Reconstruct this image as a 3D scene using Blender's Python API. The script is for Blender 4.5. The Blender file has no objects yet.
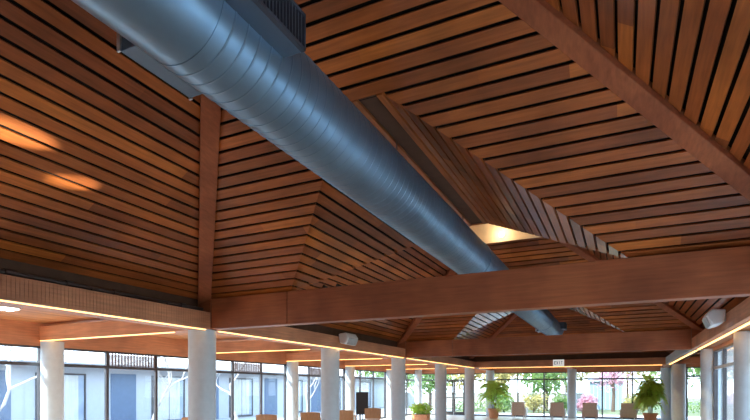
import bpy, bmesh, math, random
from mathutils import Vector, Matrix
RNG = random.Random(7)
SC = bpy.context.scene
COL = SC.collection
PI = math.pi
EYE = 1.55                       # camera height; heights below are mostly EYE + something

# ------------------------------------------------------------------ materials
def mat(name):
    m = bpy.data.materials.new(name); m.use_nodes = True
    nt = m.node_tree
    b = nt.nodes['Principled BSDF']
    return m, nt, b

def link(nt, a, b): nt.links.new(a, b)

def ramp(nt, fac, stops):
    r = nt.nodes.new('ShaderNodeValToRGB')
    el = r.color_ramp.elements
    while len(el) < len(stops): el.new(0.5)
    for e, (p, c) in zip(el, stops):
        e.position = p; e.color = (*c, 1)
    link(nt, fac, r.inputs['Fac'])
    return r.outputs['Color']

def coords(nt, scale, rot=(0, 0, 0)):
    t = nt.nodes.new('ShaderNodeTexCoord')
    mp = nt.nodes.new('ShaderNodeMapping')
    mp.inputs['Scale'].default_value = scale
    mp.inputs['Rotation'].default_value = rot
    link(nt, t.outputs['Object'], mp.inputs['Vector'])
    return mp.outputs['Vector']

def noise(nt, vec, scale, detail=4, rough=0.55):
    n = nt.nodes.new('ShaderNodeTexNoise')
    n.inputs['Scale'].default_value = scale
    n.inputs['Detail'].default_value = detail
    n.inputs['Roughness'].default_value = rough
    link(nt, vec, n.inputs['Vector'])
    return n.outputs['Fac']

def mixc(nt, fac, a, b, mode='MIX'):
    m = nt.nodes.new('ShaderNodeMix'); m.data_type = 'RGBA'; m.blend_type = mode
    for sock, v in ((m.inputs[0], fac), (m.inputs[6], a), (m.inputs[7], b)):
        if hasattr(v, 'links'): link(nt, v, sock)
        elif isinstance(v, (int, float)): sock.default_value = v
        else: sock.default_value = (*v, 1)
    return m.outputs[2]

def wood(name, tones, along, rough=0.42, spec=0.5, grain=0.35, island=True, blotch=0.4, coat=0.0):
    m, nt, b = mat(name)
    s = {'x': (0.35, 6, 6), 'y': (6, 0.35, 6), 'z': (6, 6, 0.35)}[along]
    v = coords(nt, s)
    g = noise(nt, v, 5.0, 6, 0.6)
    bl = noise(nt, coords(nt, (1, 1, 1)), 0.9, 3)
    if island:
        geo = nt.nodes.new('ShaderNodeNewGeometry')
        base = ramp(nt, geo.outputs['Random Per Island'], tones)
    else:
        base = ramp(nt, bl, tones)
    dark = ramp(nt, g, [(0.25, (1 - grain, 1 - grain, 1 - grain)), (0.7, (1.12, 1.1, 1.08))])
    c = mixc(nt, 1.0, base, dark, 'MULTIPLY')
    st = ramp(nt, bl, [(0.3, (1 - blotch, 1 - blotch, 1 - blotch * 0.85)), (0.62, (1.1, 1.1, 1.1))])
    c = mixc(nt, 1.0, c, st, 'MULTIPLY')
    link(nt, c, b.inputs['Base Color'])
    b.inputs['Roughness'].default_value = rough
    b.inputs['Specular IOR Level'].default_value = spec
    b.inputs['Coat Weight'].default_value = coat; b.inputs['Coat Roughness'].default_value = 0.2; b.inputs['Coat IOR'].default_value = 1.42
    bp = nt.nodes.new('ShaderNodeBump'); bp.inputs['Strength'].default_value = 0.12; bp.inputs['Distance'].default_value = 0.01
    link(nt, g, bp.inputs['Height']); link(nt, bp.outputs['Normal'], b.inputs['Normal'])
    return m

def plain(name, col, rough=0.6, metal=0.0, var=0.12, nscale=6.0, spec=0.5, bump=0.0):
    m, nt, b = mat(name)
    n = noise(nt, coords(nt, (1, 1, 1)), nscale, 4)
    lo = tuple(max(0, c * (1 - var)) for c in col); hi = tuple(min(1, c * (1 + var)) for c in col)
    link(nt, ramp(nt, n, [(0.3, lo), (0.7, hi)]), b.inputs['Base Color'])
    b.inputs['Roughness'].default_value = rough; b.inputs['Metallic'].default_value = metal
    b.inputs['Specular IOR Level'].default_value = spec
    if bump:
        bp = nt.nodes.new('ShaderNodeBump'); bp.inputs['Strength'].default_value = bump; bp.inputs['Distance'].default_value = 0.02
        link(nt, n, bp.inputs['Height']); link(nt, bp.outputs['Normal'], b.inputs['Normal'])
    return m

def emit(name, col, strength):
    m, nt, b = mat(name)
    b.inputs['Base Color'].default_value = (*col, 1)
    b.inputs['Emission Color'].default_value = (*col, 1)
    b.inputs['Emission Strength'].default_value = strength
    return m

def glass(name, tint=(0.93, 0.97, 0.98), gl=0.06):
    m = bpy.data.materials.new(name); m.use_nodes = True
    nt = m.node_tree; nt.nodes.clear()
    o = nt.nodes.new('ShaderNodeOutputMaterial')
    t = nt.nodes.new('ShaderNodeBsdfTransparent'); t.inputs['Color'].default_value = (*tint, 1)
    g = nt.nodes.new('ShaderNodeBsdfGlossy'); g.inputs['Roughness'].default_value = 0.02
    lw = nt.nodes.new('ShaderNodeLayerWeight'); lw.inputs['Blend'].default_value = 0.5
    pw = nt.nodes.new('ShaderNodeMath'); pw.operation = 'POWER'; pw.inputs[1].default_value = 4.0; link(nt, lw.outputs['Facing'], pw.inputs[0])
    f = nt.nodes.new('ShaderNodeMath'); f.operation = 'MULTIPLY_ADD'; f.inputs[1].default_value = 0.45; f.inputs[2].default_value = 0.02; link(nt, pw.outputs[0], f.inputs[0])
    mx = nt.nodes.new('ShaderNodeMixShader')
    link(nt, f.outputs[0], mx.inputs[0]); link(nt, t.outputs[0], mx.inputs[1]); link(nt, g.outputs[0], mx.inputs[2])
    link(nt, mx.outputs[0], o.inputs['Surface'])
    return m

BOARD = [(0.0, (0.255, 0.069, 0.020)), (0.25, (0.377, 0.105, 0.025)), (0.5, (0.482, 0.134, 0.028)), (0.75, (0.603, 0.178, 0.033)), (0.9, (0.452, 0.121, 0.027)), (1.0, (0.302, 0.084, 0.025))]
M = {}
M['board_y'] = wood('cedar_boards_lengthwise', BOARD, 'y', 0.5, 0.18, coat=1.0)
M['board_x'] = wood('cedar_boards_crosswise', BOARD, 'x', 0.5, 0.18, coat=1.0)
BEAM = [(0.3, (0.30, 0.088, 0.038)), (0.5, (0.38, 0.114, 0.047)), (0.7, (0.45, 0.144, 0.058))]
M['beam_x'] = wood('glulam_crosswise', BEAM, 'x', 0.45, 0.4, 0.3, False, 0.2)
M['beam_y'] = wood('glulam_lengthwise', BEAM, 'y', 0.45, 0.4, 0.3, False, 0.2)
SOFF = [(0.0, (0.48, 0.19, 0.07)), (0.5, (0.58, 0.24, 0.09)), (1.0, (0.64, 0.28, 0.115))]
M['soffit'] = wood('soffit_boards', SOFF, 'y', 0.5, 0.35, 0.2, True, 0.15)
M['fascia'] = wood('fascia_timber', [(0.3, (0.58, 0.25, 0.13)), (0.7, (0.70, 0.33, 0.175))], 'y', 0.5, 0.35, 0.25, False, 0.15)
M['fascia_x'] = wood('fascia_timber_crosswise', [(0.3, (0.58, 0.25, 0.13)), (0.7, (0.70, 0.33, 0.175))], 'x', 0.5, 0.35, 0.25, False, 0.15)
M['backing'] = plain('black_felt_backing', (0.012, 0.009, 0.008), 0.95, spec=0.1)
M['recess'] = plain('dark_brown_recess', (0.11, 0.055, 0.033), 0.8, spec=0.2)  # dark brown for the boards above the fascias and the slot board
M['pipe'] = plain('painted_brown_pipe', (0.06, 0.035, 0.028), 0.5)
M['column'] = plain('pale_concrete', (0.58, 0.66, 0.71), 0.5, var=0.05, nscale=9, bump=0.03)
M['duct'] = plain('galvanised_steel', (0.18, 0.285, 0.385), 0.36, metal=0.75, var=0.12, nscale=2.5)
M['duct_box'] = plain('galvanised_plenum', (0.10, 0.16, 0.23), 0.42, metal=0.5, var=0.08, nscale=3)
M['duct_edge'] = plain('bright_flange', (0.62, 0.68, 0.74), 0.3, metal=0.8)
M['sign_face'] = emit('lit_sign_face', (0.85, 0.85, 0.82), 0.25)
M['louvre'] = plain('dark_louvre', (0.06, 0.075, 0.10), 0.5, metal=0.4)
M['frame'] = plain('dark_bronze_frame', (0.085, 0.08, 0.085), 0.4, metal=0.4)
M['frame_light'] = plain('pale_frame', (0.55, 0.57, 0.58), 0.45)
M['glass'] = glass('window_glass')
M['opal'] = glass('tinted_skylight', (0.30, 0.27, 0.22))
M['vent'] = plain('grey_vent_mesh', (0.20, 0.16, 0.16), 0.7)
M['white'] = plain('white_plastic', (0.85, 0.85, 0.84), 0.4, var=0.03)
M['white_dark'] = plain('grey_plastic', (0.45, 0.46, 0.47), 0.5)
M['black'] = plain('black_metal', (0.02, 0.02, 0.022), 0.45)
M['floor'] = plain('pale_terrazzo', (0.72, 0.62, 0.49), 0.35, var=0.05, nscale=14)
M['plaster'] = plain('warm_plaster', (0.72, 0.50, 0.30), 0.8, var=0.04)
M['wall'] = plain('pale_wall', (0.66, 0.63, 0.58), 0.8, var=0.03)
M['led'] = emit('warm_led', (1.0, 0.45, 0.12), 2.6)
M['tube'] = emit('white_tube', (1.0, 0.93, 0.82), 7.0)
M['bulb'] = emit('warm_bulb', (1.0, 0.85, 0.6), 6.0)
M['chair'] = wood('tan_beech', [(0.3, (0.50, 0.27, 0.13)), (0.7, (0.62, 0.36, 0.19))], 'z', 0.45, 0.4, 0.2, False, 0.1)
M['taupe'] = plain('taupe_weave', (0.80, 0.70, 0.60), 0.85, nscale=60, var=0.25)
M['terracotta'] = plain('terracotta', (0.75, 0.36, 0.19), 0.7)
M['leaf'] = plain('palm_leaf', (0.42, 0.60, 0.10), 0.45, var=0.35, nscale=4)
M['leaf_green'] = plain('garden_leaf', (0.15, 0.23, 0.07), 0.55, var=0.45, nscale=2)
M['leaf_yellow'] = plain('autumn_leaf', (0.38, 0.32, 0.12), 0.55, var=0.4, nscale=2)
M['leaf_pink'] = plain('blossom', (0.55, 0.30, 0.36), 0.6, var=0.3, nscale=2)
M['leaf_teal'] = plain('blue_green_leaf', (0.13, 0.28, 0.20), 0.55, var=0.4, nscale=2)
M['bark'] = plain('brown_bark', (0.10, 0.07, 0.05), 0.9, bump=0.4, nscale=20)
M['bark_white'] = plain('pale_bark', (0.46, 0.44, 0.42), 0.8, nscale=12)
M['soil'] = plain('potting_soil', (0.05, 0.035, 0.025), 0.95)
M['lawn'] = plain('lawn_grass', (0.13, 0.145, 0.06), 0.9, var=0.3, nscale=8)
M['paving'] = plain('terrace_paving', (0.62, 0.60, 0.56), 0.8, var=0.06, nscale=3)
M['court'] = plain('courtyard_paving', (0.38, 0.37, 0.35), 0.85, var=0.1)
M['render_white'] = plain('white_render', (0.42, 0.44, 0.47), 0.85, var=0.03)
M['blue_panel'] = plain('slate_blue_panel', (0.10, 0.145, 0.22), 0.5, var=0.08)
M['pale_blue'] = plain('pale_blue_boards', (0.20, 0.28, 0.33), 0.7, var=0.05)
M['roof_grey'] = plain('grey_roofing', (0.28, 0.28, 0.29), 0.85)
M['curtain'] = plain('cream_curtain', (0.52, 0.52, 0.49), 0.85, var=0.08, nscale=2)
M['dark_glass'] = plain('dim_interior_glass', (0.32, 0.38, 0.46), 0.1, var=0.2, nscale=1)

def translucent(m, col, amt=0.55):
    nt = m.node_tree; b = nt.nodes['Principled BSDF']; o = [n for n in nt.nodes if n.type == 'OUTPUT_MATERIAL'][0]
    t = nt.nodes.new('ShaderNodeBsdfTranslucent'); t.inputs['Color'].default_value = (*col, 1)
    mx = nt.nodes.new('ShaderNodeMixShader'); mx.inputs[0].default_value = amt
    link(nt, b.outputs[0], mx.inputs[1]); link(nt, t.outputs[0], mx.inputs[2]); link(nt, mx.outputs[0], o.inputs['Surface'])
for k_, c_ in (('leaf', (0.55, 0.75, 0.14)), ('leaf_green', (0.22, 0.34, 0.09)), ('leaf_yellow', (0.50, 0.44, 0.17)), ('leaf_pink', (0.7, 0.4, 0.45)), ('leaf_teal', (0.2, 0.42, 0.28))):
    translucent(M[k_], c_)

# ------------------------------------------------------------------ mesh builder
class MB:
    def __init__(self): self.v = []; self.f = []
    def add(self, vs, fs):
        o = len(self.v); self.v += [tuple(p) for p in vs]; self.f += [tuple(i + o for i in f) for f in fs]
    def box(self, a, b):
        (x0, y0, z0), (x1, y1, z1) = a, b
        self.add([(x0,y0,z0),(x1,y0,z0),(x1,y1,z0),(x0,y1,z0),(x0,y0,z1),(x1,y0,z1),(x1,y1,z1),(x0,y1,z1)],
                 [(0,3,2,1),(4,5,6,7),(0,1,5,4),(1,2,6,5),(2,3,7,6),(3,0,4,7)])
        return self
    def bar(self, p0, p1, w, h, up=(0, 0, 1)):
        p0, p1 = Vector(p0), Vector(p1); d = (p1 - p0).normalized()
        s = d.cross(Vector(up)).normalized(); u = s.cross(d)
        s *= w / 2; u *= h / 2
        self.add([p0-s-u, p0+s-u, p0+s+u, p0-s+u, p1-s-u, p1+s-u, p1+s+u, p1-s+u],
                 [(0,1,2,3),(7,6,5,4),(0,4,5,1),(1,5,6,2),(2,6,7,3),(3,7,4,0)])
        return self
    def prism(self, poly, ext):
        n = len(poly); e = Vector(ext)
        vs = [Vector(p) for p in poly]
        self.add(vs + [p + e for p in vs],
                 [tuple(range(n))[::-1], tuple(range(n, 2*n))] + [(i, (i+1) % n, n+(i+1) % n, n+i) for i in range(n)])
        return self
    def lathe(self, c, prof, seg=32, axis='z', cap=True):
        c = Vector(c); rings = []
        for r, t in prof:
            ring = []
            for k in range(seg):
                a = 2*PI*k/seg
                if axis == 'z': p = (r*math.cos(a), r*math.sin(a), t)
                elif axis == 'y': p = (r*math.cos(a), t, r*math.sin(a))
                else: p = (t, r*math.cos(a), r*math.sin(a))
                ring.append(c + Vector(p))
            rings.append(ring)
        vs = [p for ring in rings for p in ring]; fs = []
        for i in range(len(rings) - 1):
            for k in range(seg):
                k2 = (k+1) % seg
                fs.append((i*seg+k, i*seg+k2, (i+1)*seg+k2, (i+1)*seg+k))
        if cap:
            fs.append(tuple(range(seg))[::-1]); fs.append(tuple((len(rings)-1)*seg+k for k in range(seg)))
        self.add(vs, fs); return self
    def tube(self, pts, radii, seg=8):
        pts = [Vector(p) for p in pts]
        if isinstance(radii, (int, float)): radii = [radii]*len(pts)
        rings = []
        for i, p in enumerate(pts):
            d = (pts[min(i+1, len(pts)-1)] - pts[max(i-1, 0)]).normalized()
            up = Vector((0, 0, 1)) if abs(d.z) < 0.9 else Vector((1, 0, 0))
            s = d.cross(up).normalized(); u = s.cross(d)
            rings.append([p + (s*math.cos(2*PI*k/seg) + u*math.sin(2*PI*k/seg))*radii[i] for k in range(seg)])
        vs = [q for r in rings for q in r]; fs = []
        for i in range(len(rings)-1):
            for k in range(seg):
                k2 = (k+1) % seg
                fs.append((i*seg+k, i*seg+k2, (i+1)*seg+k2, (i+1)*seg+k))
        fs.append(tuple(range(seg))[::-1]); fs.append(tuple((len(rings)-1)*seg+k for k in range(seg)))
        self.add(vs, fs); return self
    def build(self, name, m, parent=None, loc=None, smooth=False, bevel=0.0, recalc=True):
        me = bpy.data.meshes.new(name); me.from_pydata(self.v, [], self.f)
        if recalc:
            bm = bmesh.new(); bm.from_mesh(me); bmesh.ops.recalc_face_normals(bm, faces=bm.faces[:]); bm.to_mesh(me); bm.free()
        me.materials.append(m)
        if smooth:
            for p in me.polygons: p.use_smooth = True
            try: me.set_sharp_from_angle(angle=math.radians(40))
            except Exception: pass
        o = bpy.data.objects.new(name, me); COL.objects.link(o)
        if parent is not None: o.parent = parent
        if loc is not None: o.location = loc
        if bevel:
            md = o.modifiers.new('soft_edges', 'BEVEL'); md.width = bevel; md.segments = 2; md.limit_method = 'ANGLE'
        return o

def empty(name, loc=(0, 0, 0), rz=0.0):
    o = bpy.data.objects.new(name, None); COL.objects.link(o); o.location = loc; o.rotation_euler = (0, 0, rz); return o
def tag(o, label, cat, group=None):
    o['label'] = label; o['category'] = cat; o['kind'] = 'thing'
    if group: o['group'] = group
    return o
def struct(o):
    o['kind'] = 'structure'; return o
def copy_tree(o, parent=None):
    c = o.copy(); COL.objects.link(c)
    if parent is not None: c.parent = parent
    for ch in list(o.children): copy_tree(ch, c)
    return c

# ------------------------------------------------------------------ the hall's numbers
XC, HX, HY = -2.40, 4.35, 4.5            # ridge line, half widths of a roof bay
Z0 = EYE + 1.58; PITCH = 0.62            # eave of the slopes, rise per metre of plan
BAYS = [2.5, 11.5, 20.5]
SAD = 2.49                               # half width of the small cross roofs over the tie beams
OPEN = 3.30                              # plan distance from eave to lantern opening
ZR = Z0 + PITCH*SAD; ZL = Z0 + PITCH*OPEN
ZS = EYE + 1.05                          # underside of beams / soffits
ZF = EYE + 1.34                          # top of fascias
ZC = EYE + 1.42                          # side aisle ceiling
XL, XR, YF, YB = -11.30, 2.18, 29.5, -2.3
FL, FR = -6.50, 1.66                     # inner faces of the side fascias

# ------------------------------------------------------------------ boarded roof slopes
def clip(poly, n, c):                    # keep points with n.p <= c
    out = []
    for i in range(len(poly)):
        p, q = poly[i], poly[(i+1) % len(poly)]
        dp, dq = n[0]*p[0]+n[1]*p[1]-c, n[0]*q[0]+n[1]*q[1]-c
        if dp <= 0: out.append(p)
        if dp*dq < 0:
            t = dp/(dp-dq); out.append((p[0]+(q[0]-p[0])*t, p[1]+(q[1]-p[1])*t))
    return out

def area(poly):
    return abs(sum(poly[i][0]*poly[(i+1) % len(poly)][1]-poly[(i+1) % len(poly)][0]*poly[i][1] for i in range(len(poly))))/2

COSP = 1/math.sqrt(1+PITCH*PITCH)
def slope(eave, adir, bdir, outer, m, notch=None, pitch=0.134, gap=0.036, lens=(2.6, 4.6)):
    """eave: 3D point a=0,b=0. outer: convex polygon in (a, plan distance b). Boards run along a."""
    e = Vector(eave); ad = Vector(adir); bd = Vector(bdir)
    nrm = (Vector((0, 0, 1)) - bd*PITCH).normalized()          # outward (up) normal
    def P(a, b, off=0.0): return e + ad*a + bd*b + Vector((0, 0, PITCH*b)) + nrm*off
    mb = MB(); back = MB()
    bmax = max(p[1] for p in outer); b = min(p[1] for p in outer)
    amin, amax = min(p[0] for p in outer), max(p[0] for p in outer)
    g = gap*COSP
    while b < bmax:
        row = clip(clip(outer, (0, 1), b+pitch-g), (0, -1), -b)
        pieces = [row]
        if notch:
            w, bn = notch
            if b + pitch*0.5 < bn-0.20:
                k = w/bn
                pieces = [clip(row, (1, -k), -w), clip(row, (-1, -k), -w)]   # a <= -(w - k b) ; a >= w - k b
        cuts = []; a = amin - RNG.uniform(0, 3)
        while a < amax:
            a += RNG.uniform(*lens); cuts.append(a)
        for pc in pieces:
            rest = pc
            for c in cuts + [1e6]:
                if len(rest) < 3: break
                part = clip(rest, (1, 0), c); rest = clip(rest, (-1, 0), -c)
                if len(part) >= 3 and area(part) > 1e-4:
                    mb.prism([P(p[0], p[1], RNG.uniform(-0.001, 0.001)*0) for p in part], nrm*0.022)
        b += pitch
    pcs = [outer]
    if notch:
        w, bn = notch; k = w/bn
        lo = clip(outer, (0, 1), bn-0.25); up = clip(outer, (0, -1), -(bn-0.25))
        pcs = [up, clip(lo, (1, -k), -w), clip(lo, (-1, -k), -w)]
    for pc in pcs:
        if len(pc) >= 3: back.prism([P(p[0], p[1], 0.05) for p in pc], nrm*0.06)
    struct(mb.build('ceiling', m)); o = struct(back.build('ceiling', M['backing']))

for i, yc in enumerate(BAYS):
    trY = [(-HX, 0), (HX, 0), (HX-OPEN, OPEN), (-(HX-OPEN), OPEN)]
    trX = [(-HY, 0), (HY, 0), (HY-OPEN, OPEN), (-(HY-OPEN), OPEN)]
    nf = (SAD, SAD) if i < 2 else None; nn = (SAD, SAD) if i > 0 else None
    slope((XC, yc+HY, Z0), (1,0,0), (0,-1,0), trY, M['board_x'], nf)
    slope((XC, yc-HY, Z0), (1,0,0), (0,1,0), trY, M['board_x'], nn)
    slope((XC-HX, yc, Z0), (0,1,0), (1,0,0), trX, M['board_y'])
    slope((XC+HX, yc, Z0), (0,1,0), (-1,0,0), trX, M['board_y'])
for y0 in (7.0, 16.0):
    tri = clip(clip([(0, 0), (SAD, SAD), (-SAD, SAD)], (1, 0), 2.31), (-1, 0), 2.31)
    slope((XC-SAD, y0, Z0), (0,1,0), (1,0,0), tri, M['board_y'], None)
    slope((XC+SAD, y0, Z0), (0,1,0), (-1,0,0), tri, M['board_y'], None)

# lanterns at the top of each bay: plaster walls, glazed top
n_win = 0
for i, yc in enumerate(BAYS):
    hx, hy = HX-OPEN, HY-OPEN
    mb = MB(); zt = ZL+0.75; t = 0.08
    mb.box((XC-hx-t, yc-hy-t, ZL-0.02), (XC-hx, yc+hy+t, zt)); mb.box((XC+hx, yc-hy-t, ZL-0.02), (XC+hx+t, yc+hy+t, zt))
    mb.box((XC-hx, yc-hy-t, ZL-0.02), (XC+hx, yc-hy, zt)); mb.box((XC-hx, yc+hy, ZL-0.02), (XC+hx, yc+hy+t, zt))
    struct(mb.build('trim_%d' % (i+1), M['plaster']))
    n_win += 1
    w = struct(empty('window_%d' % n_win, (XC, yc, zt)))
    f = MB(); f.box((-hx-t, -hy-t, 0), (hx+t, -hy+0.02, 0.08)); f.box((-hx-t, hy-0.02, 0), (hx+t, hy+t, 0.08))
    f.box((-hx-t, -hy+.02, 0), (-hx+0.02, hy-.02, 0.08)); f.box((hx-0.02, -hy+.02, 0), (hx+t, hy-.02, 0.08)); f.box((-0.03, -hy+.02, 0), (0.03, hy-.02, 0.07))
    f.build('frame', M['frame'], w)
    MB().box((-hx, -hy, 0.03), (hx, hy, 0.045)).build('glass', M['opal'], w)

# ridge troughs of the two cross roofs: two edge boards with a dark slot between
for y0 in (7.0, 16.0):
    zb = EYE+2.985
    root = tag(empty('ridge_beam', (XC+0.03, y0, zb)), 'brown ridge trough over the %s cross beam, above the round duct' % ('large near' if y0 == 7 else 'second'), 'beam')
    L = SAD-0.225
    for s_ in (-1, 1):
        x0, x1 = sorted((s_*0.11, s_*0.18)); MB().box((x0, -L, 0), (x1, L, 0.06)).build('edge_board', M['board_y'], root, bevel=0.006)
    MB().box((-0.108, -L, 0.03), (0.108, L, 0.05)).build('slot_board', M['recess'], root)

# hip rafters
def hip(cx, cy, sx, sy, label):
    a = Vector((cx, cy, Z0)); b = a + Vector((sx*OPEN, sy*OPEN, PITCH*OPEN))
    dn = Vector((-sx*PITCH/2, -sy*PITCH/2, 1)).normalized()
    off = dn*-0.045
    o = MB().bar(a+off, b+off, 0.215, 0.11).build('hip_rafter', M['beam_y'], bevel=0.008)
    tag(o, label, 'rafter', 'hip rafters of the timber roof')
hip(XC-HX, 7, 1, -1, 'upright-looking hip rafter rising from above the nearest round column to the duct')
hip(XC+HX, 7, -1, -1, 'broad diagonal hip rafter across the upper right of the near roof')
hip(XC-HX, 16, 1, -1, 'hip rafter in the middle roof, above the column right of the left speaker')
hip(XC+HX, 16, -1, -1, 'hip rafter in the middle roof, beside the right speaker')
hip(XC-HX, 25, 1, -1, 'hip rafter at the far end roof, on its left')
hip(XC+HX, 25, -1, -1, 'hip rafter at the far end roof, on its right')

# tie beams across the hall
def tie(y, label):
    root = tag(empty('tie_beam', (XC, y, ZS)), label, 'beam')
    w = SAD
    h = Z0 - ZS
    MB().box((-w+0.006, -0.10, 0), (FR-XC-0.01, 0.10, h)).build('main_length', M['beam_x'], root, bevel=0.008)
    MB().box((FL-XC+0.01, -0.10, 0), (-w-0.006, 0.10, h)).build('end_length', M['beam_x'], root, bevel=0.008)
    return root
tie(7.0, 'largest red-brown timber beam spanning the whole hall under the duct')
tie(16.0, 'second red-brown timber beam spanning the hall, in front of the duct end')

# ------------------------------------------------------------------ side fascias with light strips
def fascia(x0, x1, y0, y1, label, cat='beam', ribs=False, inner=1, m='fascia'):
    root = tag(empty('fascia_beam', (0, 0, 0)), label, cat)
    MB().box((x0, y0, ZS), (x1, y1, ZF)).build('timber', M[m], root, bevel=0.006)
    if ribs:
        mb = MB(); y = y0+0.02
        xf = x1 if inner > 0 else x0
        while y < y1-0.04:
            mb.box((min(xf, xf+0.006*inner), y, ZS+0.012), (max(xf, xf+0.006*inner), y+0.034, ZF-0.012)); y += 0.05
        mb.build('ribbed_face', M[m], root)
    return root
def strip(a, b, label, w=0.035, drop=0.012, group='warm light strips under the beams'):
    root = tag(empty('light_strip', a), label, 'light strip', group)
    d = Vector(b)-Vector(a)
    MB().bar((0,0,0), d, w+0.02, 0.012).build('housing', M['white_dark'], root)
    off = Vector((0, 0, -drop))
    MB().bar(off, d+off, w, 0.012).build('diffuser', M['led'], root)
    return root
yy = [(-2.0, 6.89, 'left edge beam with ribbed face, running up to the nearest round column'),
      (7.11, 15.89, 'left edge beam below the middle roof, the one carrying a speaker'),
      (16.11, 24.9, 'left edge beam at the far end of the hall')]
LX0 = -7.0
for k, (y0, y1, lb) in enumerate(yy):
    fascia(LX0, FL, y0, y1, lb, ribs=(k == 0))
    strip((FL-0.03, y0+0.02, ZS-0.006), (FL-0.03, y1-0.1, ZS-0.006), 'glowing strip along the foot of the ' + ['ribbed left edge beam', 'left edge beam that carries a speaker', 'far left edge beam'][k])
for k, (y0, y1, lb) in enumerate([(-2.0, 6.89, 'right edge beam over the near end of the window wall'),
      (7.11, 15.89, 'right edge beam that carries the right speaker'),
      (16.11, 24.9, 'right edge beam coloured as if daylit, in front of the alcove, at the far end')]):
    fascia(FR, 1.90, y0, y1, lb, inner=-1, m='fascia' if k < 2 else 'frame_light')  # last beam's pale colour stands in for daylight falling on it
    strip((1.80, y0+0.1, ZS-0.006), (1.80, y1-0.1, ZS-0.006), 'glowing strip along the foot of the right edge beam, ' + ['near end', 'below the right speaker', 'by the alcove'][k], w=0.05)
# corner blocks between fascias where the tie beams land
for y in (7.0, 16.0):
    struct(MB().box((LX0, y-0.108, ZS), (FL, y+0.108, Z0+0.05)).build('trim_4' if y == 7 else 'trim_5', M['beam_x'], bevel=0.006))
    struct(MB().box((FR, y-0.108, ZS), (2.1, y+0.108, Z0+0.05)).build('trim_6' if y == 7 else 'trim_7', M['beam_x'], bevel=0.006))
# far fascia
fx = fascia(FL, FR, 24.92, 25.25, 'edge beam across the far end of the hall, below the exit sign', m='fascia_x')
strip((FL+0.1, 25.30, ZS-0.006), (FR-0.1, 25.30, ZS-0.006), 'glowing strip behind the far end edge beam')
# dark recess boards above the fascias
def st(name, a, b, m): return struct(MB().box(a, b).build(name, M[m]))
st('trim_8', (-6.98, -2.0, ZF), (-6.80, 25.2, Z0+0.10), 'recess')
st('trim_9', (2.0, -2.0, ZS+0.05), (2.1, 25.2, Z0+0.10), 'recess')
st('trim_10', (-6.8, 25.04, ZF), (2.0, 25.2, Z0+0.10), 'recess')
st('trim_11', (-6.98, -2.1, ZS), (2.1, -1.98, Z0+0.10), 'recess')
# pipe on the ribbed fascia
root = tag(empty('conduit_pipe'), 'dark pipe with couplings lying along the ribbed left edge beam', 'pipe')
MB().tube([(-6.60, -1.8, ZF+0.05), (-6.60, 6.8, ZF+0.05)], 0.026, 10).build('pipe_run', M['pipe'], root, smooth=True)
for y in (1.2, 3.6, 4.35, 5.05, 6.3):
    MB().tube([(-6.60, y, ZF+0.05), (-6.60, y+0.10, ZF+0.05)], 0.042, 12).build('coupling', M['pipe'], root, smooth=True)
for y in (0.2, 2.4, 4.7, 6.0):
    MB().box((-6.64, y, ZF), (-6.56, y+0.03, ZF+0.045)).build('bracket', M['pipe'], root)

# ------------------------------------------------------------------ columns
def column(x, y, label, r=0.24, top=ZS-0.001, group='round concrete columns'):
    o = MB().lathe((0, 0, 0), [(r, 0), (r, top)], 40).build('column', M['column'], loc=(x, y, 0), smooth=True)
    tag(o, label, 'column', group)
CL = -6.80
for y, lb in ((7, 'nearest and broadest round pale column, under the end of the ribbed beam'),
              (11.5, 'round pale column just below the left speaker'),
              (16, 'round pale column under the left end of the second cross beam'),
              (20.5, 'slim round column of the inner row, second from its far end'),
              (25, 'slim round column at the far end of the inner row')):
    column(CL, y, lb)
for y, lb in ((7, 'pale column between the leftmost window panes'), (11.5, 'window-side column directly behind the nearest round column'),
              (16, 'window-side column left of the speaker column'), (20.5, 'window-side column right behind the speaker column'),
              (25, 'window-side column left of the second beam column'), (29.35, 'corner column where the left and far window walls meet')):
    column(-11.10, y+0.02 if y < 29 else 29.2, lb, 0.22, ZS-0.03 if y < 29 else ZC-0.001)
for y, lb in ((11.5, 'pale column at the right edge beside the windows'), (16, 'pale column at the end of the right window wall'), (25, 'pale column beside the far right alcove window')):
    column(2.12 if y < 25 else 2.16, y, lb, 0.25)
for x, lb in ((-6.75, 'column in the far window wall behind the left palm'), (XC, 'column in the middle of the far window wall below the exit sign'), (1.95, 'column at the right end of the far window wall')):
    column(x, 29.20, lb, 0.23, ZS-0.001)

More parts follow.
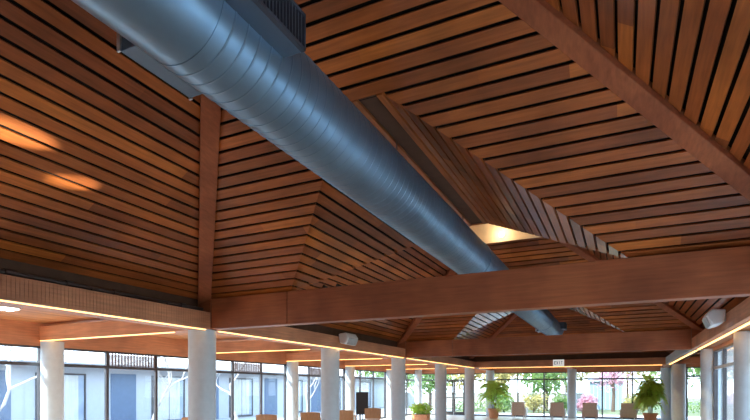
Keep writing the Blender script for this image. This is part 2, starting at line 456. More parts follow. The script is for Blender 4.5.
# ------------------------------------------------------------------ side aisle: ceiling, cross beams
def flat_ceiling(x0, x1, y0, y1, z, along='y', m='soffit', w=0.14):
    mb = MB()
    if along == 'y':
        x = x0
        while x < x1-0.01:
            e = min(x+w-0.006, x1); y = y0
            while y < y1-0.01:
                ye = min(y+RNG.uniform(2.5, 4.5), y1)
                mb.box((x, y, z), (e, ye, z+0.02)); y = ye
            x += w
    struct(mb.build('ceiling', M[m]))
    struct(MB().box((x0, y0, z+0.021), (x1, y1, z+0.10)).build('ceiling', M['backing']))
flat_ceiling(XL, -7.0, YB, YF+0.1, ZC)
flat_ceiling(-7.0, 2.3, 25.25, YF+0.1, ZC)
flat_ceiling(2.1, 7.2, 15.9, 25.2, ZC)
struct(MB().box((1.90, YB, ZS+0.02), (2.6, 15.9, ZS+0.10)).build('ceiling', M['soffit']))
for y, lb in ((7, 'side aisle beam with light strip, over the leftmost pale column'), (11.5, 'side aisle beam ending behind the nearest round column'),
              (16, 'side aisle beam right of the left speaker column'), (20.5, 'side aisle beam fourth from the near end'), (25, 'side aisle beam at the far end')):
    o = MB().box((XL+0.02, y-0.15, ZS), (LX0-0.005, y+0.15, ZF)).build('aisle_beam', M['fascia_x'], bevel=0.006)
    tag(o, lb, 'beam', 'beams across the left side aisle')
    strip((XL+0.04, y-0.13, ZS-0.006), (LX0-0.35, y-0.13, ZS-0.006), 'glowing strip under the ' + lb.replace(' with light strip', ''))
for x in (-6.78, XC, 1.9):
    o = MB().box((x-0.12, 25.26, ZS), (x+0.12, YF-0.02, ZF)).build('aisle_beam', M['beam_y'], bevel=0.006)
    tag(o, 'short beam behind the far edge beam, ' + {-6.78: 'left of the far palm', XC: 'in line with the duct', 1.9: 'beside the right palm'}[x], 'beam', 'short beams at the far end')
o = MB().box((2.15, 24.86, ZS), (7.1, 25.15, ZF)).build('alcove_beam', M['fascia_x'], bevel=0.006); tag(o, 'beam over the window of the far right alcove', 'beam')
# ceiling light in the left aisle
def ceiling_light(x, y, label, l=1.2):
    r = tag(empty('ceiling_light', (x, y, ZC)), label, 'light')
    MB().box((-0.16, -l/2, -0.05), (0.16, l/2, 0)).build('housing', M['white'], r)
    MB().box((-0.13, -l/2+0.03, -0.07), (0.13, l/2-0.03, -0.05)).build('diffuser', M['tube'], r)
ceiling_light(-9.45, 4.75, 'white rectangular ceiling light in the left side aisle')
ceiling_light(-9.35, 0.6, 'unseen ceiling light added to brighten the near end of the left side aisle')  # extra light out of view, added to brighten the aisle

# ------------------------------------------------------------------ shell: floor, walls, windows
st('floor', (XL-0.1, YB-0.2, -0.12), (2.3, YF+0.1, 0), 'floor'); st('floor', (2.3, 15.9, -0.12), (7.3, YF+0.1, 0), 'floor')
HEAD, TRANS = EYE+0.925, EYE+0.535
st('wall_left', (XL-0.16, YB, HEAD), (XL, YF+0.16, ZC), 'fascia')
st('wall_far', (XL, YF, HEAD), (2.35, YF+0.16, ZC), 'fascia_x')
st('wall_right', (2.12, YB, HEAD+0.06), (2.28, 16.0, ZS+0.02), 'fascia')
st('wall_back', (XL-0.16, YB-0.16, 0), (2.35, YB, Z0+0.1), 'wall')
st('wall_alcove', (2.3, 25.15, HEAD), (7.3, 25.31, ZC), 'fascia_x')
st('wall_end', (2.2, 25.32, 0), (2.35, YF+0.16, ZC), 'wall')
st('wall_alcove_side', (7.2, 15.9, 0), (7.36, 25.3, ZC), 'wall')
st('wall_alcove_near', (2.36, 15.78, 0), (7.36, 15.92, ZC), 'wall')

def window(p0, p1, n=3, vent=None, head=HEAD, frame='frame', trans=TRANS, bot=0.08, mull=None, mid=None, tr=None):
    """glazing from plan point p0 to p1; n bays"""
    global n_win
    n_win += 1
    a, b = Vector((*p0, 0)), Vector((*p1, 0)); d = b-a; L = d.length; d.normalize()
    w = struct(empty('window_%d' % n_win, a, math.atan2(d.y, d.x)))
    t = 0.045
    fr = MB(); fr.box((0, -t, 0), (L, t, bot)); fr.box((0, -t, head-0.045), (L, t, head)); fr.box((0, -t, bot), (0.07, t, head-0.045)); fr.box((L-0.07, -t, bot), (L, t, head-0.045))
    fr.build('frame', M[frame], w)
    MB().box((0.07, -t*0.9, trans-0.035), (L-0.07, t*0.9, trans+0.035)).build('transom', M[tr or frame], w)
    xs = mull if mull else [L*k/n for k in range(1, n)]
    for x in xs:
        MB().box((x-0.035, -t*0.8, bot), (x+0.035, t*0.8, trans-0.036)).build('mullion', M[frame], w)
        MB().box((x-0.03, -t*0.8, trans+0.036), (x+0.03, t*0.8, head-0.045)).build('mullion', M[frame], w)
    if mid: 
        MB().box((0.07, -t*0.7, mid-0.025), (L-0.07, t*0.7, mid+0.025)).build('rail', M[frame], w)
    e = [0.0]+list(xs)+[L]
    for k in range(len(e)-1):
        x0, x1 = e[k]+0.035, e[k+1]-0.035
        MB().box((x0, -0.006, bot), (x1, 0.006, trans-0.03)).build('glass', M['glass'], w)
        if vent == k:
            g = MB(); z = trans+0.05
            while z < head-0.08:
                g.box((x0, -0.02, z), (x1, 0.02, z+0.022)); z += 0.030
            x = x0+0.02
            while x < x1:
                g.box((x, -0.012, trans+0.036), (x+0.02, 0.012, head-0.045)); x += 0.09
            g.build('vent_grille', M['vent'], w)
        else:
            MB().box((x0, -0.006, trans+0.03), (x1, 0.006, head-0.045)).build('glass', M['glass'], w)
    return w
WX = XL-0.06
ys = [YB, 2.5, 7.0, 11.5, 16.0, 20.5, 25.0, YF]
for k in range(len(ys)-1):
    window((WX, ys[k]+0.05), (WX, ys[k+1]-0.05), 3, vent=1 if 1 < k < 5 else None)
WY = YF+0.06
window((XL+0.02, WY), (-9.75, WY), 1)
window((-8.25, WY), (-6.82, WY), 1)
window((-6.68, WY), (-2.45, WY), 3)
window((-2.35, WY), (1.9, WY), 3)
WR = 2.17
for y0, y1 in ((-2.2, 2.4), (2.5, 6.9), (7.05, 11.45), (11.75, 15.75)):
    window((WR, y0), (WR, y1), 3, head=HEAD+0.06, tr='frame_light')
window((2.42, 25.2), (7.1, 25.2), 3)
# glazed double door in the far wall
dr = struct(empty('door_1', (-9.0, WY, 0)))
f = MB(); f.box((-0.75, -0.05, 0), (-0.67, 0.05, HEAD)); f.box((0.67, -0.05, 0), (0.75, 0.05, HEAD)); f.box((-0.67, -0.05, HEAD-0.07), (0.67, 0.05, HEAD)); f.box((-0.67, -0.05, TRANS-0.03), (0.67, 0.05, TRANS+0.03))
f.build('door_frame', M['frame'], dr)
MB().box((-0.66, -0.006, TRANS+0.03), (0.66, 0.006, HEAD-0.07)).build('glass', M['glass'], dr)
for s in (-1, 1):
    lf = MB(); x0, x1 = sorted((s*0.012, s*0.66))
    lf.box((x0, -0.03, 0.01), (x0+0.08, 0.03, TRANS-0.035)); lf.box((x1-0.08, -0.03, 0.01), (x1, 0.03, TRANS-0.035)); lf.box((x0+0.08, -0.03, 0.01), (x1-0.08, 0.03, 0.2)); lf.box((x0+0.08, -0.03, TRANS-0.11), (x1-0.08, 0.03, TRANS-0.035)); lf.box((x0+.08, -0.03, 1.0), (x1-.08, .03, 1.06))
    o = lf.build('door_leaf', M['frame'], dr)
    MB().box((x0+0.08, -0.006, 0.2), (x1-0.08, 0.006, TRANS-0.11)).build('glass', M['glass'], o)
    MB().box((s*0.06-0.012, -0.09, 0.95), (s*0.06+0.012, -0.03, 1.25)).build('door_handle', M['duct_edge'], o)

# ------------------------------------------------------------------ duct
DZ = EYE+2.30; DR = 0.336
duct = tag(empty('air_duct', (XC, 0, DZ)), 'long round blue-grey steel air duct running the length of the hall', 'duct')
prof = [(DR, 0.3), (DR, 2.90)]
MB().lathe((0,0,0), [(DR-0.004, 0.3), (DR-0.004, 1.35), (DR+0.008, 1.36), (DR+0.008, 1.40), (DR-0.004, 1.41), (DR-0.004, 2.3)], 64, 'y').build('plain_section', M['duct'], duct, smooth=True)
pr = []; y = 2.3; p = 0.115
while y < 21.25:
    pr += [(DR, y), (DR, y+p*0.03), (DR, y+p*0.82), (DR, y+p*0.85), (DR+0.0045, y+p*0.88), (DR+0.0045, y+p*0.95)]; y += p
MB().lathe((0,0,0), pr, 64, 'y').build('spiral_section', M['duct'], duct, smooth=True)
for yj in (9.0, 12.9, 18.0):
    MB().lathe((0,0,0), [(DR+0.001, yj-0.05), (DR+0.014, yj-0.045), (DR+0.014, yj+0.045), (DR+0.001, yj+0.05)], 64, 'y').build('joint_ring', M['duct'], duct, smooth=True)
MB().lathe((0,0,0), [(DR+0.012, 21.22), (DR+0.012, 21.30), (DR-0.05, 21.32), (0.05, 21.34)], 64, 'y').build('end_cap', M['duct'], duct, smooth=True)
def plenum(yc):
    # right outlet box with louvred face, left outlet box with bright flange
    y0, y1 = yc-0.19, yc+0.385
    zr0, zr1 = EYE+2.242-DZ, EYE+2.486-DZ; XO = 0.472
    b = MB().box((0.05, y0, zr0), (XO, y1, zr1)).build('outlet_box', M['duct_box'], duct, bevel=0.006)
    g = MB(); y = y0+0.015
    g.box((XO+.001, y0, zr0), (XO+.008, y1, zr1))
    while y < y1-0.02:
        g.box((XO+.008, y, zr0+0.02), (XO+.03, y+0.012, zr1-0.02)); y += 0.034
    g.box((XO+.008, y0, zr0), (XO+.035, y1, zr0+0.02)); g.box((XO+.008, y0, zr1-0.02), (XO+.035, y1, zr1)); g.box((XO+.008, y1-.015, zr0), (XO+.035, y1, zr1))
    g.build('louvre', M['louvre'], b)
    zl0, zl1 = EYE+2.20-DZ, EYE+2.44-DZ
    b = MB().box((-0.55, yc-0.19, zl0), (-0.05, yc+0.41, zl1)).build('outlet_box', M['duct_box'], duct, bevel=0.006)
    for a_, b_ in ((yc-0.205, yc-0.192), (yc+0.412, yc+0.425)):
        MB().box((-0.565, a_, zl0-0.006), (-0.535, b_, zl1)).build('flange', M['duct_edge'], b)

for yc in BAYS: plenum(yc)
for yh in (5.6, 8.4, 14.6, 17.4):
    h = MB(); h.tube([(0, yh, DR), (0, yh, ZR-0.20-DZ)], 0.008, 8).build('hanger_rod', M['pipe'], duct)

# ------------------------------------------------------------------ speakers, exit sign, added spot lamps
def speaker(x, y, z, face, label):
    r = tag(empty('wall_speaker', (x, y, z), 0), label, 'speaker', 'white speakers on the edge beams'); r.scale = (1.2, 1.25, 1.15)
    s = face
    b = MB(); prof = [(-0.20, -0.10), (-0.15, 0.11), (0.15, 0.13), (0.22, 0.02), (0.17, -0.13)]
    # cabinet: wedge shaped, tilted down to the hall
    poly = [(s*0.02, 0.11), (s*0.20, 0.13), (s*0.27, 0.03), (s*0.20, -0.14), (s*0.05, -0.10)]
    b.prism([(px, -0.22, pz) for px, pz in poly], (0, 0.44, 0))
    c = b.build('cabinet', M['white'], r, bevel=0.025)
    n = Vector((-0.17, 0, -0.07)) if s < 0 else Vector((0.17, 0, -0.07)); n.normalize()
    g = MB(); p0 = Vector((s*0.262, 0, 0.01)); p1 = Vector((s*0.205, 0, -0.125))
    q = [p0+Vector((s*0.001, -0.19, 0)), p1+Vector((s*0.001, -0.19, 0)), p1+Vector((s*0.001, 0.19, 0)), p0+Vector((s*0.001, 0.19, 0))]
    g.prism(q, n*0.012); g.build('speaker_grille', M['white_dark'], c)
    MB().box((min(0, s*0.045), -0.06, -0.05), (max(0, s*0.045), 0.06, 0.07)).build('bracket', M['white_dark'], r)
speaker(FL+0.001, 11.62, EYE+1.275, 1, 'white speaker fixed to the left edge beam above a round column')
speaker(FR-0.001, 10.98, EYE+1.265, -1, 'white speaker fixed to the right edge beam')

ex = tag(empty('exit_sign', (-2.62, 24.90, EYE+1.195)), 'small white exit sign on the far edge beam', 'sign')
MB().box((-0.24, -0.05, -0.15), (0.24, 0.015, 0.15)).build('sign_box', M['sign_face'], ex, bevel=0.008)
LET = {'E': [(0,0,.02,1),(0,0,1,.2),(0,.4,.8,.6),(0,.8,1,1)], 'T': [(0,.8,1,1),(.4,0,.6,.8)], 'I': [(.4,0,.6,1)]}
t = MB(); cw, ch, x = 0.075, 0.15, -0.185
for chh in 'EXIT':
    if chh == 'X':
        for s in (-1, 1):
            t.bar((x+cw/2-s*cw*0.42, -0.053, -ch/2), (x+cw/2+s*cw*0.42, -0.053, ch/2), 0.006, 0.018, (0, 0, 1))
    else:
        for a0, b0, a1, b1 in {'E': [(0,0,.25,1),(.25,0,1,.17),(.25,.42,.85,.58),(.25,.83,1,1)], 'I': [(.38,0,.62,1)], 'T': [(0,.83,1,1),(.38,0,.62,.83)]}[chh]:
            t.box((x+a0*cw, -0.056, -ch/2+b0*ch), (x+a1*cw, -0.05, -ch/2+b1*ch))
    x += cw+0.022
t.build('lettering', M['blue_panel'], ex)

def added_spot(x, tx, ty, label, power, size):  # added, unseen lamps that make the glow spots on the left slope
    tz = Z0+PITCH*(tx-(XC-HX)); y, z = 7.05, Z0+0.035
    r = tag(empty('added_spot', (x, y, z)), label, 'light', 'added spot lamps hidden on the tie beam')
    d = (Vector((tx, ty, tz))-Vector((x, y, z))).normalized()
    MB().tube([-d*0.05, d*0.02, d*0.05], [0.018, 0.026, 0.026], 20).build('lamp_body', M['black'], r, smooth=True)
    MB().box((-0.012, -0.012, -0.034), (0.012, 0.012, -0.01)).build('bracket', M['black'], r)
    l = bpy.data.lights.new('added_spot_beam', 'SPOT'); l.energy = power; l.color = (1.0, 0.95, 0.78); l.spot_size = math.radians(size); l.spot_blend = 1.0; l.shadow_soft_size = 0.012
    o = bpy.data.objects.new('added_spot_beam', l); COL.objects.link(o); o.location = Vector((x, y, z))+d*0.07
    o.rotation_euler = d.to_track_quat('-Z', 'Y').to_euler()
added_spot(-4.0, -5.55, 3.77, 'added, hidden spot lamp on top of the large beam, right one of two', 1500, 4.2)
added_spot(-4.25, -5.3, 2.95, 'added, hidden spot lamp on top of the large beam, left one of two', 3200, 4.6)

# lamp in the middle lantern
def lantern_lamp(yc, label, pw):
    yw = yc+HY-OPEN
    r = tag(empty('lantern_lamp', (XC-0.25, yw, ZL+0.14)), label, 'light')
    MB().lathe((0, 0, 0), [(0.07, 0), (0.07, -0.03)], 20, 'y').build('back_plate', M['white'], r)
    MB().lathe((0, -0.03, 0), [(0.055, 0), (0.06, -0.03), (0.045, -0.06), (0.01, -0.075)], 20, 'y').build('globe', M['bulb'], r, smooth=True)
    l = bpy.data.lights.new('lantern_glow', 'POINT'); l.energy = pw; l.color = (1.0, 0.82, 0.55); l.shadow_soft_size = 0.08
    o = bpy.data.objects.new('lantern_glow', l); COL.objects.link(o); o.location = (XC-0.25, yw-0.25, ZL+0.16)
lantern_lamp(11.5, 'bright warm lamp at the top of the middle roof, beside the duct', 6)

# ------------------------------------------------------------------ furniture
def make_chair():
    r = empty('armchair')
    MB().box((-0.26, -0.25, 0.40), (0.26, 0.25, 0.46)).build('seat', M['taupe'], r, bevel=0.02)
    b = MB()                                   # curved plywood back, rear of the chair at -y
    n = 10; f = []
    for row, (z, dy) in enumerate(((0.50, -0.24), (0.86, -0.31))): pass
    pts = []
    for k in range(n+1):
        a = (k/n-0.5)*1.5; x = 0.30*math.sin(a)/math.sin(0.75); yb = -0.20-0.10*(math.cos(a)-math.cos(0.75))
        pts.append((x, yb))
    for k in range(n):
        (xa, ya), (xb, yb2) = pts[k], pts[k+1]
        za = 0.86-0.02*abs(xa/0.3)**2; zb = 0.86-0.02*abs(xb/0.3)**2
        b.add([(xa, ya, .48), (xb, yb2, .48), (xb, yb2-.06, zb), (xa, ya-.06, za), (xa, ya+.025, .48), (xb, yb2+.025, .48), (xb, yb2-.035, zb), (xa, ya-.035, za)],
              [(0,1,2,3), (4,7,6,5), (3,2,6,7), (0,4,5,1)] + ([(0,3,7,4)] if k == 0 else []) + ([(1,5,6,2)] if k == n-1 else []))
    bm = b.build('backrest', M['chair'], r)
    for sx in (-1, 1):
        for sy in (-1, 1):
            MB().bar((sx*0.25, sy*0.23, 0), (sx*0.25, sy*0.22, 0.40 if sy < 0 else 0.64), 0.04, 0.04, (0, 1, 0)).build('leg', M['chair'], r, bevel=0.006)
        MB().box((sx*0.25-0.03, -0.27, 0.64), (sx*0.25+0.03, 0.26, 0.67)).build('armrest', M['chair'], r, bevel=0.008)
    return r
def place(proto, used, x, y, rz, label, cat, group, z=0):
    o = proto if not used else copy_tree(proto)
    used.append(1); o.location = (x, y, z); o.rotation_euler = (0, 0, rz); tag(o, label, cat, group); return o
ch = make_chair(); us = []
for x, y, rz, lb in ((-9.70, 9.80, 0.5, 'tan wooden armchair seen just left of the nearest round column'),
                     (-8.82, 11.62, 0.3, 'tan wooden armchair right of the nearest round column'),
                     (-8.52, 13.3, 0.42, 'tan wooden armchair left of the speaker column'),
                     (-8.30, 15.1, 0.2, 'tan wooden armchair right beside the speaker column'),
                     (-8.30, 17.1, 0.5, 'tan wooden armchair farthest along the side aisle, below the dark board')):
    place(ch, us, x, y, rz, lb, 'chair', 'tan armchairs in the side aisle')

def make_lounge():
    r = empty('lounge_chair')
    MB().box((-0.31, -0.28, 0.26), (0.31, 0.34, 0.40)).build('seat', M['taupe'], r, bevel=0.03)
    MB().prism([(-0.32, -0.28, 0.18), (0.32, -0.28, 0.18), (0.32, -0.40, 0.88), (-0.32, -0.40, 0.88)], (0, 0.07, 0.0)).build('backrest', M['taupe'], r, bevel=0.02)
    for sx in (-1, 1):
        for sy in (-1, 1):
            MB().box((sx*0.27-0.02, sy*0.26-0.02, 0), (sx*0.27+0.02, sy*0.26+0.02, 0.26)).build('leg', M['white'], r)
        MB().box((sx*0.345-0.025, -0.30, 0.16), (sx*0.345+0.025, 0.34, 0.56)).build('armrest', M['white'], r, bevel=0.015)
    return r
lc = make_lounge(); us = []
for x, lb in ((-4.83, 'taupe lounge chair right of the left palm'), (-2.93, 'taupe lounge chair just left of the middle far column'),
              (-1.42, 'taupe lounge chair just right of the middle far column'), (0.27, 'taupe lounge chair nearest the right palm')):
    place(lc, us, x, 27.5, 0.0, lb, 'chair', 'taupe lounge chairs facing the far windows')

# dark board on an easel
e = tag(empty('display_board', (-9.42, 18.45, 0), 0.45), 'dark display board on legs by the side aisle windows', 'board')
MB().box((-0.25, -0.02, 0.52), (0.25, 0.02, 1.43)).build('panel', M['black'], e, bevel=0.008)
for sx in (-1, 1): MB().bar((sx*0.22, -0.05, 0), (sx*0.20, 0.035, 1.30), 0.03, 0.03, (1, 0, 0)).build('leg', M['black'], e)
MB().bar((0, 0.5, 0), (0, 0.035, 1.25), 0.03, 0.03, (1, 0, 0)).build('leg', M['black'], e)

# ------------------------------------------------------------------ plants
def frond(mb, base, az, L, rise, droop, leaf=0.30, nleaf=15, width=0.05):
    b = Vector(base); d = Vector((math.cos(az), math.sin(az), 0)); s = Vector((-d.y, d.x, 0))
    pts = []
    for k in range(nleaf+1):
        t = k/nleaf
        pts.append(b + d*L*t + Vector((0, 0, rise*math.sin(t*PI*0.62) - droop*t*t)))
    mb.tube(pts, [0.012*(1-0.8*k/nleaf) for k in range(nleaf+1)], 5)
    for k in range(2, nleaf+1):
        t = k/nleaf; l = leaf*(0.55+0.6*math.sin(PI*min(1, t*0.9+0.1)))
        f = (pts[k]-pts[k-1]).normalized()
        for sg in (-1, 1):
            tip = pts[k] + s*sg*l*0.8 + f*l*0.55 + Vector((0, 0, -0.35*l + RNG.uniform(-.03, .03)))
            mid = (pts[k]+tip)/2 + Vector((0, 0, 0.06*l)); w = f*width
            mb.add([pts[k]-w*0.4, mid-w*0.6, tip, mid+w*0.6, pts[k]+w*0.4], [(0,1,2,3,4)])
def potted_palm(x, y, label, h=1.35, n=22, spread=0.75, pot=(0.24, 0.44)):
    r = tag(empty('potted_palm', (x, y, 0), 0), label, 'plant')
    pr_, ph = pot
    p = MB().lathe((0,0,0), [(pr_*0.72, 0), (pr_*0.95, ph*0.85), (pr_*1.05, ph*0.86), (pr_*1.06, ph), (pr_*0.94, ph), (pr_*0.9, ph-0.05)], 32).build('pot', M['terracotta'], r, smooth=True)
    MB().lathe((0,0,0), [(pr_*0.9, ph-0.06), (pr_*0.9, ph-0.05)], 24).build('soil', M['soil'], p)
    st_ = MB()
    for k in range(4):
        a = k*1.7; st_.tube([(0.07*math.cos(a), 0.07*math.sin(a), ph-0.06), (0.12*math.cos(a), 0.12*math.sin(a), h*0.72), (0.15*math.cos(a), 0.15*math.sin(a), h)], [0.022, 0.017, 0.012], 6)
    st_.build('stem', M['bark'], r)
    fo = MB()
    for k in range(n):
        a = k*2.4+RNG.uniform(-.3, .3); c = k % 4*1.7
        z = h*RNG.uniform(0.42, 1.02)
        frond(fo, (0.13*math.cos(c), 0.13*math.sin(c), z), a, spread*RNG.uniform(0.75, 1.15), RNG.uniform(0.35, 0.75), RNG.uniform(0.25, 0.75))
    fo.build('foliage', M['leaf'], r, recalc=False)
potted_palm(-6.1, 27.2, 'arching green palm in a terracotta pot left of the lounge chairs', 1.55, 34, 0.85, (0.30, 0.52))
potted_palm(1.15, 26.4, 'tall green palm in a terracotta pot right of the lounge chairs', 1.62, 60, 0.60, (0.30, 0.46))
# bushy planter at the left
r = tag(empty('planter', (-9.1, 24.3, 0)), 'pale leafy plant in a terracotta planter near the glazed door', 'plant')
MB().box((-0.42, -0.22, 0), (0.42, 0.22, 0.28)).build('trough', M['terracotta'], r, bevel=0.02)
MB().box((-0.38, -0.18, 0.28), (0.38, 0.18, 0.285)).build('soil', M['soil'], r)
def leafball(mb, c, rad, n, size, squash=(1, 1, 1)):
    c = Vector(c)
    for _ in range(n):
        while True:
            p = Vector((RNG.uniform(-1, 1), RNG.uniform(-1, 1), RNG.uniform(-1, 1)))
            if 0.25 < p.length < 1: break
        q = c + Vector((p.x*rad*squash[0], p.y*rad*squash[1], p.z*rad*squash[2]))
        a = Vector((RNG.gauss(0, 1), RNG.gauss(0, 1), RNG.gauss(0, 1))).normalized()
        b = a.orthogonal().normalized(); s = size*RNG.uniform(0.6, 1.3)
        mb.add([q-a*s, q+b*s*0.45, q+a*s, q-b*s*0.45], [(0,1,2,3)])
fo = MB(); 
for k in range(7): leafball(fo, (-0.35+0.115*k, RNG.uniform(-.08, .08), 0.55), 0.30, 80, 0.085)
fo.build('foliage', M['leaf'], r, recalc=False)

# ------------------------------------------------------------------ outdoors
struct(MB().box((-70, -40, -0.30), (60, 110, -0.13)).build('ground', M['lawn']))
struct(MB().box((-22, -20, -0.13), (XL-0.17, 40, -0.05)).build('terrace', M['court']))
struct(MB().box((XL-0.16, YF+0.17, -0.13), (14, 34.5, -0.04)).build('terrace', M['paving']))
struct(MB().box((2.4, -12, -0.13), (9, 15.7, -0.05)).build('terrace', M['paving']))

def tree(x, y, label, h, crown, leafm, n=900, size=0.18, blobs=9, name='tree', trunk_m='bark', group='garden trees outside'):
    r = tag(empty(name, (x, y, -0.15)), label, 'tree', group)
    t = MB(); t.tube([(0,0,0), (0.05,0.03,h*0.3), (-0.03,0.05,h*0.6), (0,0,h*0.85)], [0.14, 0.11, 0.08, 0.03], 8)
    for k in range(7):
        a = k*2.4; z = h*RNG.uniform(0.3, 0.65)
        t.tube([(0,0,z), (math.cos(a)*crown*0.4, math.sin(a)*crown*0.4, z+h*0.13), (math.cos(a)*crown*0.8, math.sin(a)*crown*0.8, z+h*0.2)], [0.05, 0.03, 0.012], 6)
    t.build('trunk', M[trunk_m], r)
    f = MB()
    for k in range(blobs):
        a = k*2.4; rr = crown*0.6*math.sqrt(k/blobs)
        leafball(f, (math.cos(a)*rr, math.sin(a)*rr, h*RNG.uniform(0.45, 0.9)), crown*RNG.uniform(0.4, 0.6), n//blobs, size)
    f.build('foliage', M[leafm], r, recalc=False)
def bare_tree(x, y, label, h, spread, seed):
    r = tag(empty('bare_tree', (x, y, -0.1)), label, 'tree', 'bare trees in the courtyard')
    R2 = random.Random(seed); tr = MB(); br = MB()
    def grow(mb, p, d, L, rad, lev):
        pts = [p]; q = p; dd = d
        for k in range(4):
            dd = (dd + Vector((R2.gauss(0, .16), R2.gauss(0, .16), R2.gauss(0.03, .1)))).normalized(); q = q+dd*L/4; pts.append(q)
        mb.tube(pts, [rad*(1-0.15*k) for k in range(5)], 7 if lev == 0 else 5)
        if lev >= 4: return
        for k in range(3 if lev < 3 else 2):
            a = R2.uniform(0, 2*PI); s = R2.uniform(0.45, 0.85)
            nd = (dd + Vector((math.cos(a)*s, math.sin(a)*s, R2.uniform(-.1, .35)))*spread).normalized()
            grow(br, pts[-1] if k == 0 else pts[R2.choice((2, 3, 4))], nd, L*R2.uniform(0.6, 0.8), rad*0.55, lev+1)
    grow(tr, Vector((0, 0, 0)), Vector((0, 0, 1)), h*0.36, 0.085, 0)
    tr.build('trunk', M['bark_white'], r); br.build('branches', M['bark_white'], r)
bare_tree(-14.6, 12.6, 'pale bare tree outside, right of the nearest round column', 5.2, 1.0, 3)
bare_tree(-16.2, 8.2, 'pale bare tree outside, seen left of the nearest round column', 5.0, 1.1, 8)
bare_tree(-14.4, 5.0, 'pale bare tree outside the leftmost window', 5.4, 1.1, 5)
bare_tree(-15.0, 17.5, 'pale bare tree outside beyond the speaker column', 5.2, 1.0, 11)
bare_tree(-14.8, 22.5, 'pale bare tree outside at the far end of the courtyard', 5.0, 1.0, 14)

# courtyard building on the left
b = tag(empty('courtyard_building', (-19.5, 0, -0.1)), 'low white building with blue panels and curtained windows across the courtyard', 'building')
MB().box((-6, -12, 0), (0, 44, 2.52)).build('wall', M['render_white'], b)
MB().box((-6.2, -12.2, 2.52), (0.7, 44.2, 2.66)).build('roof', M['roof_grey'], b)
y = -6.0; k = 0
while y < 40:
    MB().box((0.0, y, 0.0), (0.03, y+1.25, 2.3)).build('blue_panel', M['blue_panel'], b)
    w = MB(); w.box((0.0, y+2.1, 0.1), (0.06, y+2.16, 2.26)); w.box((0.0, y+4.0, 0.1), (0.06, y+4.06, 2.26)); w.box((0, y+2.16, 2.2), (0.06, y+4.0, 2.26)); w.box((0, y+2.16, 0.1), (0.06, y+4.0, 0.16)); w.box((0, y+3.05, .16), (0.05, y+3.10, 2.2))
    fo_ = w.build('window_frame', M['frame'], b)
    MB().box((0.0, y+2.16, 0.16), (0.012, y+4.0, 2.2)).build('pane', M['dark_glass'], fo_)
    c = MB(); n = 22; pts = [(0.016+0.02*(1+math.sin(j*1.7)), y+2.2+1.55*j/n) for j in range(n+1)]
    for j in range(n):
        (xa, ya), (xb, yb2) = pts[j], pts[j+1]
        c.add([(xa, ya, 0.2), (xb, yb2, 0.2), (xb, yb2, 2.18), (xa, ya, 2.18)], [(0,1,2,3)])
    c.build('curtain', M['curtain'], fo_)
    y += 5.2

# garden beyond the far wall
g = tag(empty('garden_shed', (-1.2, 46, -0.13)), 'pale blue boarded outbuilding beyond the lawn', 'building')
MB().box((-1.2, 0, 0), (1.3, 3, 2.3)).build('wall', M['pale_blue'], g)
MB().prism([(-1.4, -0.25, 2.3), (-1.4, 3.25, 2.3), (-1.4, 1.5, 3.0)], (2.9, 0, 0)).build('roof', M['roof_grey'], g)
mb = MB()
for k in range(9): mb.box((-1.2+0.3*k, -0.03, 0.02), (-1.17+0.3*k, 0.0, 2.29))
mb.build('batten', M['frame_light'], g)
g = tag(empty('garden_wall', (-9, 44, -0.13)), 'pale garden wall beyond the lawn, left of the outbuilding', 'wall')
MB().box((-9.5, 0, 0), (6.3, 0.25, 1.3)).build('wall_body', M['court'], g); MB().box((-9.5, -0.05, 1.3), (6.3, 0.3, 1.38)).build('coping', M['paving'], g)
tree(-13.5, 38, 'bushy green tree outside left of the glazed door', 4.2, 2.0, 'leaf_green', 900)
tree(-8.2, 38.5, 'yellow-green tree outside behind the left palm', 3.8, 1.8, 'leaf_yellow', 900)
tree(-5.2, 41, 'green tree outside above the first lounge chair', 4.2, 1.9, 'leaf_green', 900)
tree(-4.6, 49.5, 'yellow leafed tree outside left of the middle far column', 5.2, 2.4, 'leaf_yellow', 1000)
tree(-0.6, 42, 'pink blossom tree outside right of the middle far column', 4.6, 1.7, 'leaf_pink', 700, 0.12, trunk_m='bark')
tree(3.6, 43, 'green tree outside behind the right palm', 4.6, 2.2, 'leaf_green', 900)
tree(-20, 48, 'large dark green tree far beyond the garden wall', 6.5, 3.5, 'leaf_green', 1200, 0.25)
tree(6.2, 30.0, 'blue-green tree outside the far right alcove window', 3.6, 1.8, 'leaf_teal', 1400, 0.13)
tree(10.2, 16.8, 'dark green tree outside the right window wall, farther one', 4.5, 2.2, 'leaf_teal', 900)
def hedge(x0, x1, y, h, label):
    f = MB()
    n = int((x1-x0)/0.5)
    for k in range(n): leafball(f, (x0+0.5*k+0.25, y+RNG.uniform(-.1, .1), h*0.5), 0.5, 60, 0.09, (1, .8, h))
    o = f.build('hedge', M['leaf_green'], recalc=False); o.location.z = -0.1
    tag(o, label, 'hedge')
for x_, y_, h_, c_, lf_, lb_ in ((-15, 56, 7, 4, 'leaf_yellow', 'large yellow-green tree far beyond the garden wall, left one'), (-8.5, 60, 8, 4.5, 'leaf_green', 'large green tree far beyond the garden wall, middle one'), (0.5, 62, 8, 4.5, 'leaf_yellow', 'large pale yellow tree far behind the outbuilding'), (8.5, 58, 8, 4.5, 'leaf_green', 'large green tree far beyond the lawn, behind the right palm'), (-27, 58, 8, 5, 'leaf_green', 'large green tree far behind the glazed door')):
    tree(x_, y_, lb_, h_, c_, lf_, 1400, 0.35, 12)
hedge(-11, -8.2, 36.2, 0.8, 'low green hedge at the edge of the terrace, left of the palm')
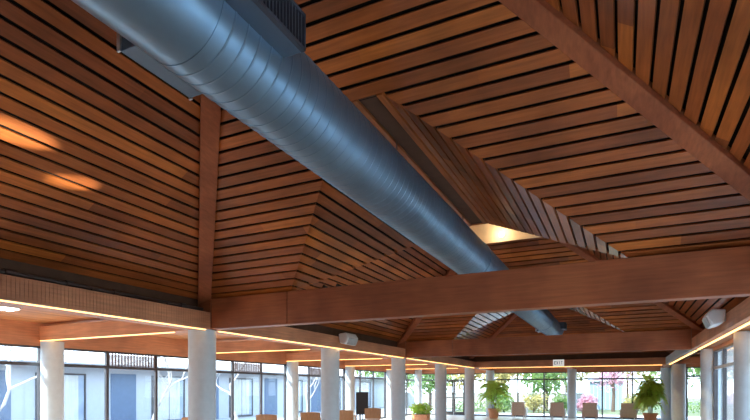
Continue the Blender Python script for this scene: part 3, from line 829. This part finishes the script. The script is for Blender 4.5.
def bush(x, y, h, rad, lf, label):
    f = MB()
    for k in range(6): leafball(f, (RNG.uniform(-.5, .5)*rad, RNG.uniform(-.4, .4)*rad, h*RNG.uniform(.3, .7)), rad*.6, 90, 0.13)
    r = tag(empty('bush', (x, y, -0.13)), label, 'bush', 'garden bushes beyond the terrace')
    t = MB()
    for k in range(4): t.tube([(0, 0, 0), (math.cos(k*1.6)*.3*rad, math.sin(k*1.6)*.3*rad, h*.6)], [.03, .012], 5)
    t.build('stem', M['bark'], r); f.build('foliage', M[lf], r, recalc=False)
bush(-5.6, 37.5, 1.6, 0.9, 'leaf_yellow', 'rounded yellow bush outside behind the first lounge chair')
bush(-3.9, 39.5, 1.5, 0.8, 'leaf_green', 'rounded green bush outside behind the second lounge chair')
bush(-2.4, 40.5, 1.7, 0.8, 'leaf_pink', 'rounded pink bush outside just right of the middle far column')
bush(0.9, 39.0, 1.5, 0.9, 'leaf_yellow', 'rounded yellow bush outside by the right palm')
bush(-7.2, 35.2, 1.7, 0.8, 'leaf_green', 'rounded green bush outside behind the left palm')
hedge(2.0, 8.5, 40, 1.0, 'low green hedge on the lawn behind the right palm')

# ------------------------------------------------------------------ light
w = bpy.data.worlds.new('sky'); SC.world = w; w.use_nodes = True
nt = w.node_tree; bg = nt.nodes['Background']
tc = nt.nodes.new('ShaderNodeTexCoord'); sp = nt.nodes.new('ShaderNodeSeparateXYZ'); link(nt, tc.outputs['Generated'], sp.inputs[0])
link(nt, ramp(nt, sp.outputs['Z'], [(0.0, (0.76, 0.87, 1.0)), (0.25, (0.64, 0.80, 1.0)), (1.0, (0.35, 0.58, 1.0))]), bg.inputs['Color'])
bg.inputs['Strength'].default_value = 2.7
s = bpy.data.lights.new('sun', 'SUN'); s.energy = 6.0; s.angle = math.radians(0.6); s.color = (1.0, 0.94, 0.84)
so = bpy.data.objects.new('sun', s); COL.objects.link(so)
so.rotation_euler = Vector((0.55, 0.55, -0.60)).to_track_quat('-Z', 'Y').to_euler(); so.location = (20, 10, 20)

# ------------------------------------------------------------------ camera
cam = bpy.data.cameras.new('camera'); co = bpy.data.objects.new('camera', cam); COL.objects.link(co); SC.camera = co
F = 515.0
cam.sensor_fit = 'HORIZONTAL'; cam.sensor_width = 36; cam.lens = 36*F/750
cam.shift_y = (389-210)/750
cam.clip_end = 400
co.location = (0, 0, EYE); co.rotation_euler = (PI/2, 0, math.atan2(247, 515))

SC.view_settings.view_transform = 'Standard'; SC.view_settings.look = 'None'; SC.view_settings.gamma = 1.0
SC.view_settings.use_curve_mapping = False
SC.view_settings.exposure = 1.22
SC.cycles.use_denoising = True
SC.cycles.max_bounces = 10; SC.cycles.diffuse_bounces = 6; SC.cycles.transparent_max_bounces = 16
SC.cycles.sample_clamp_indirect = 8.0
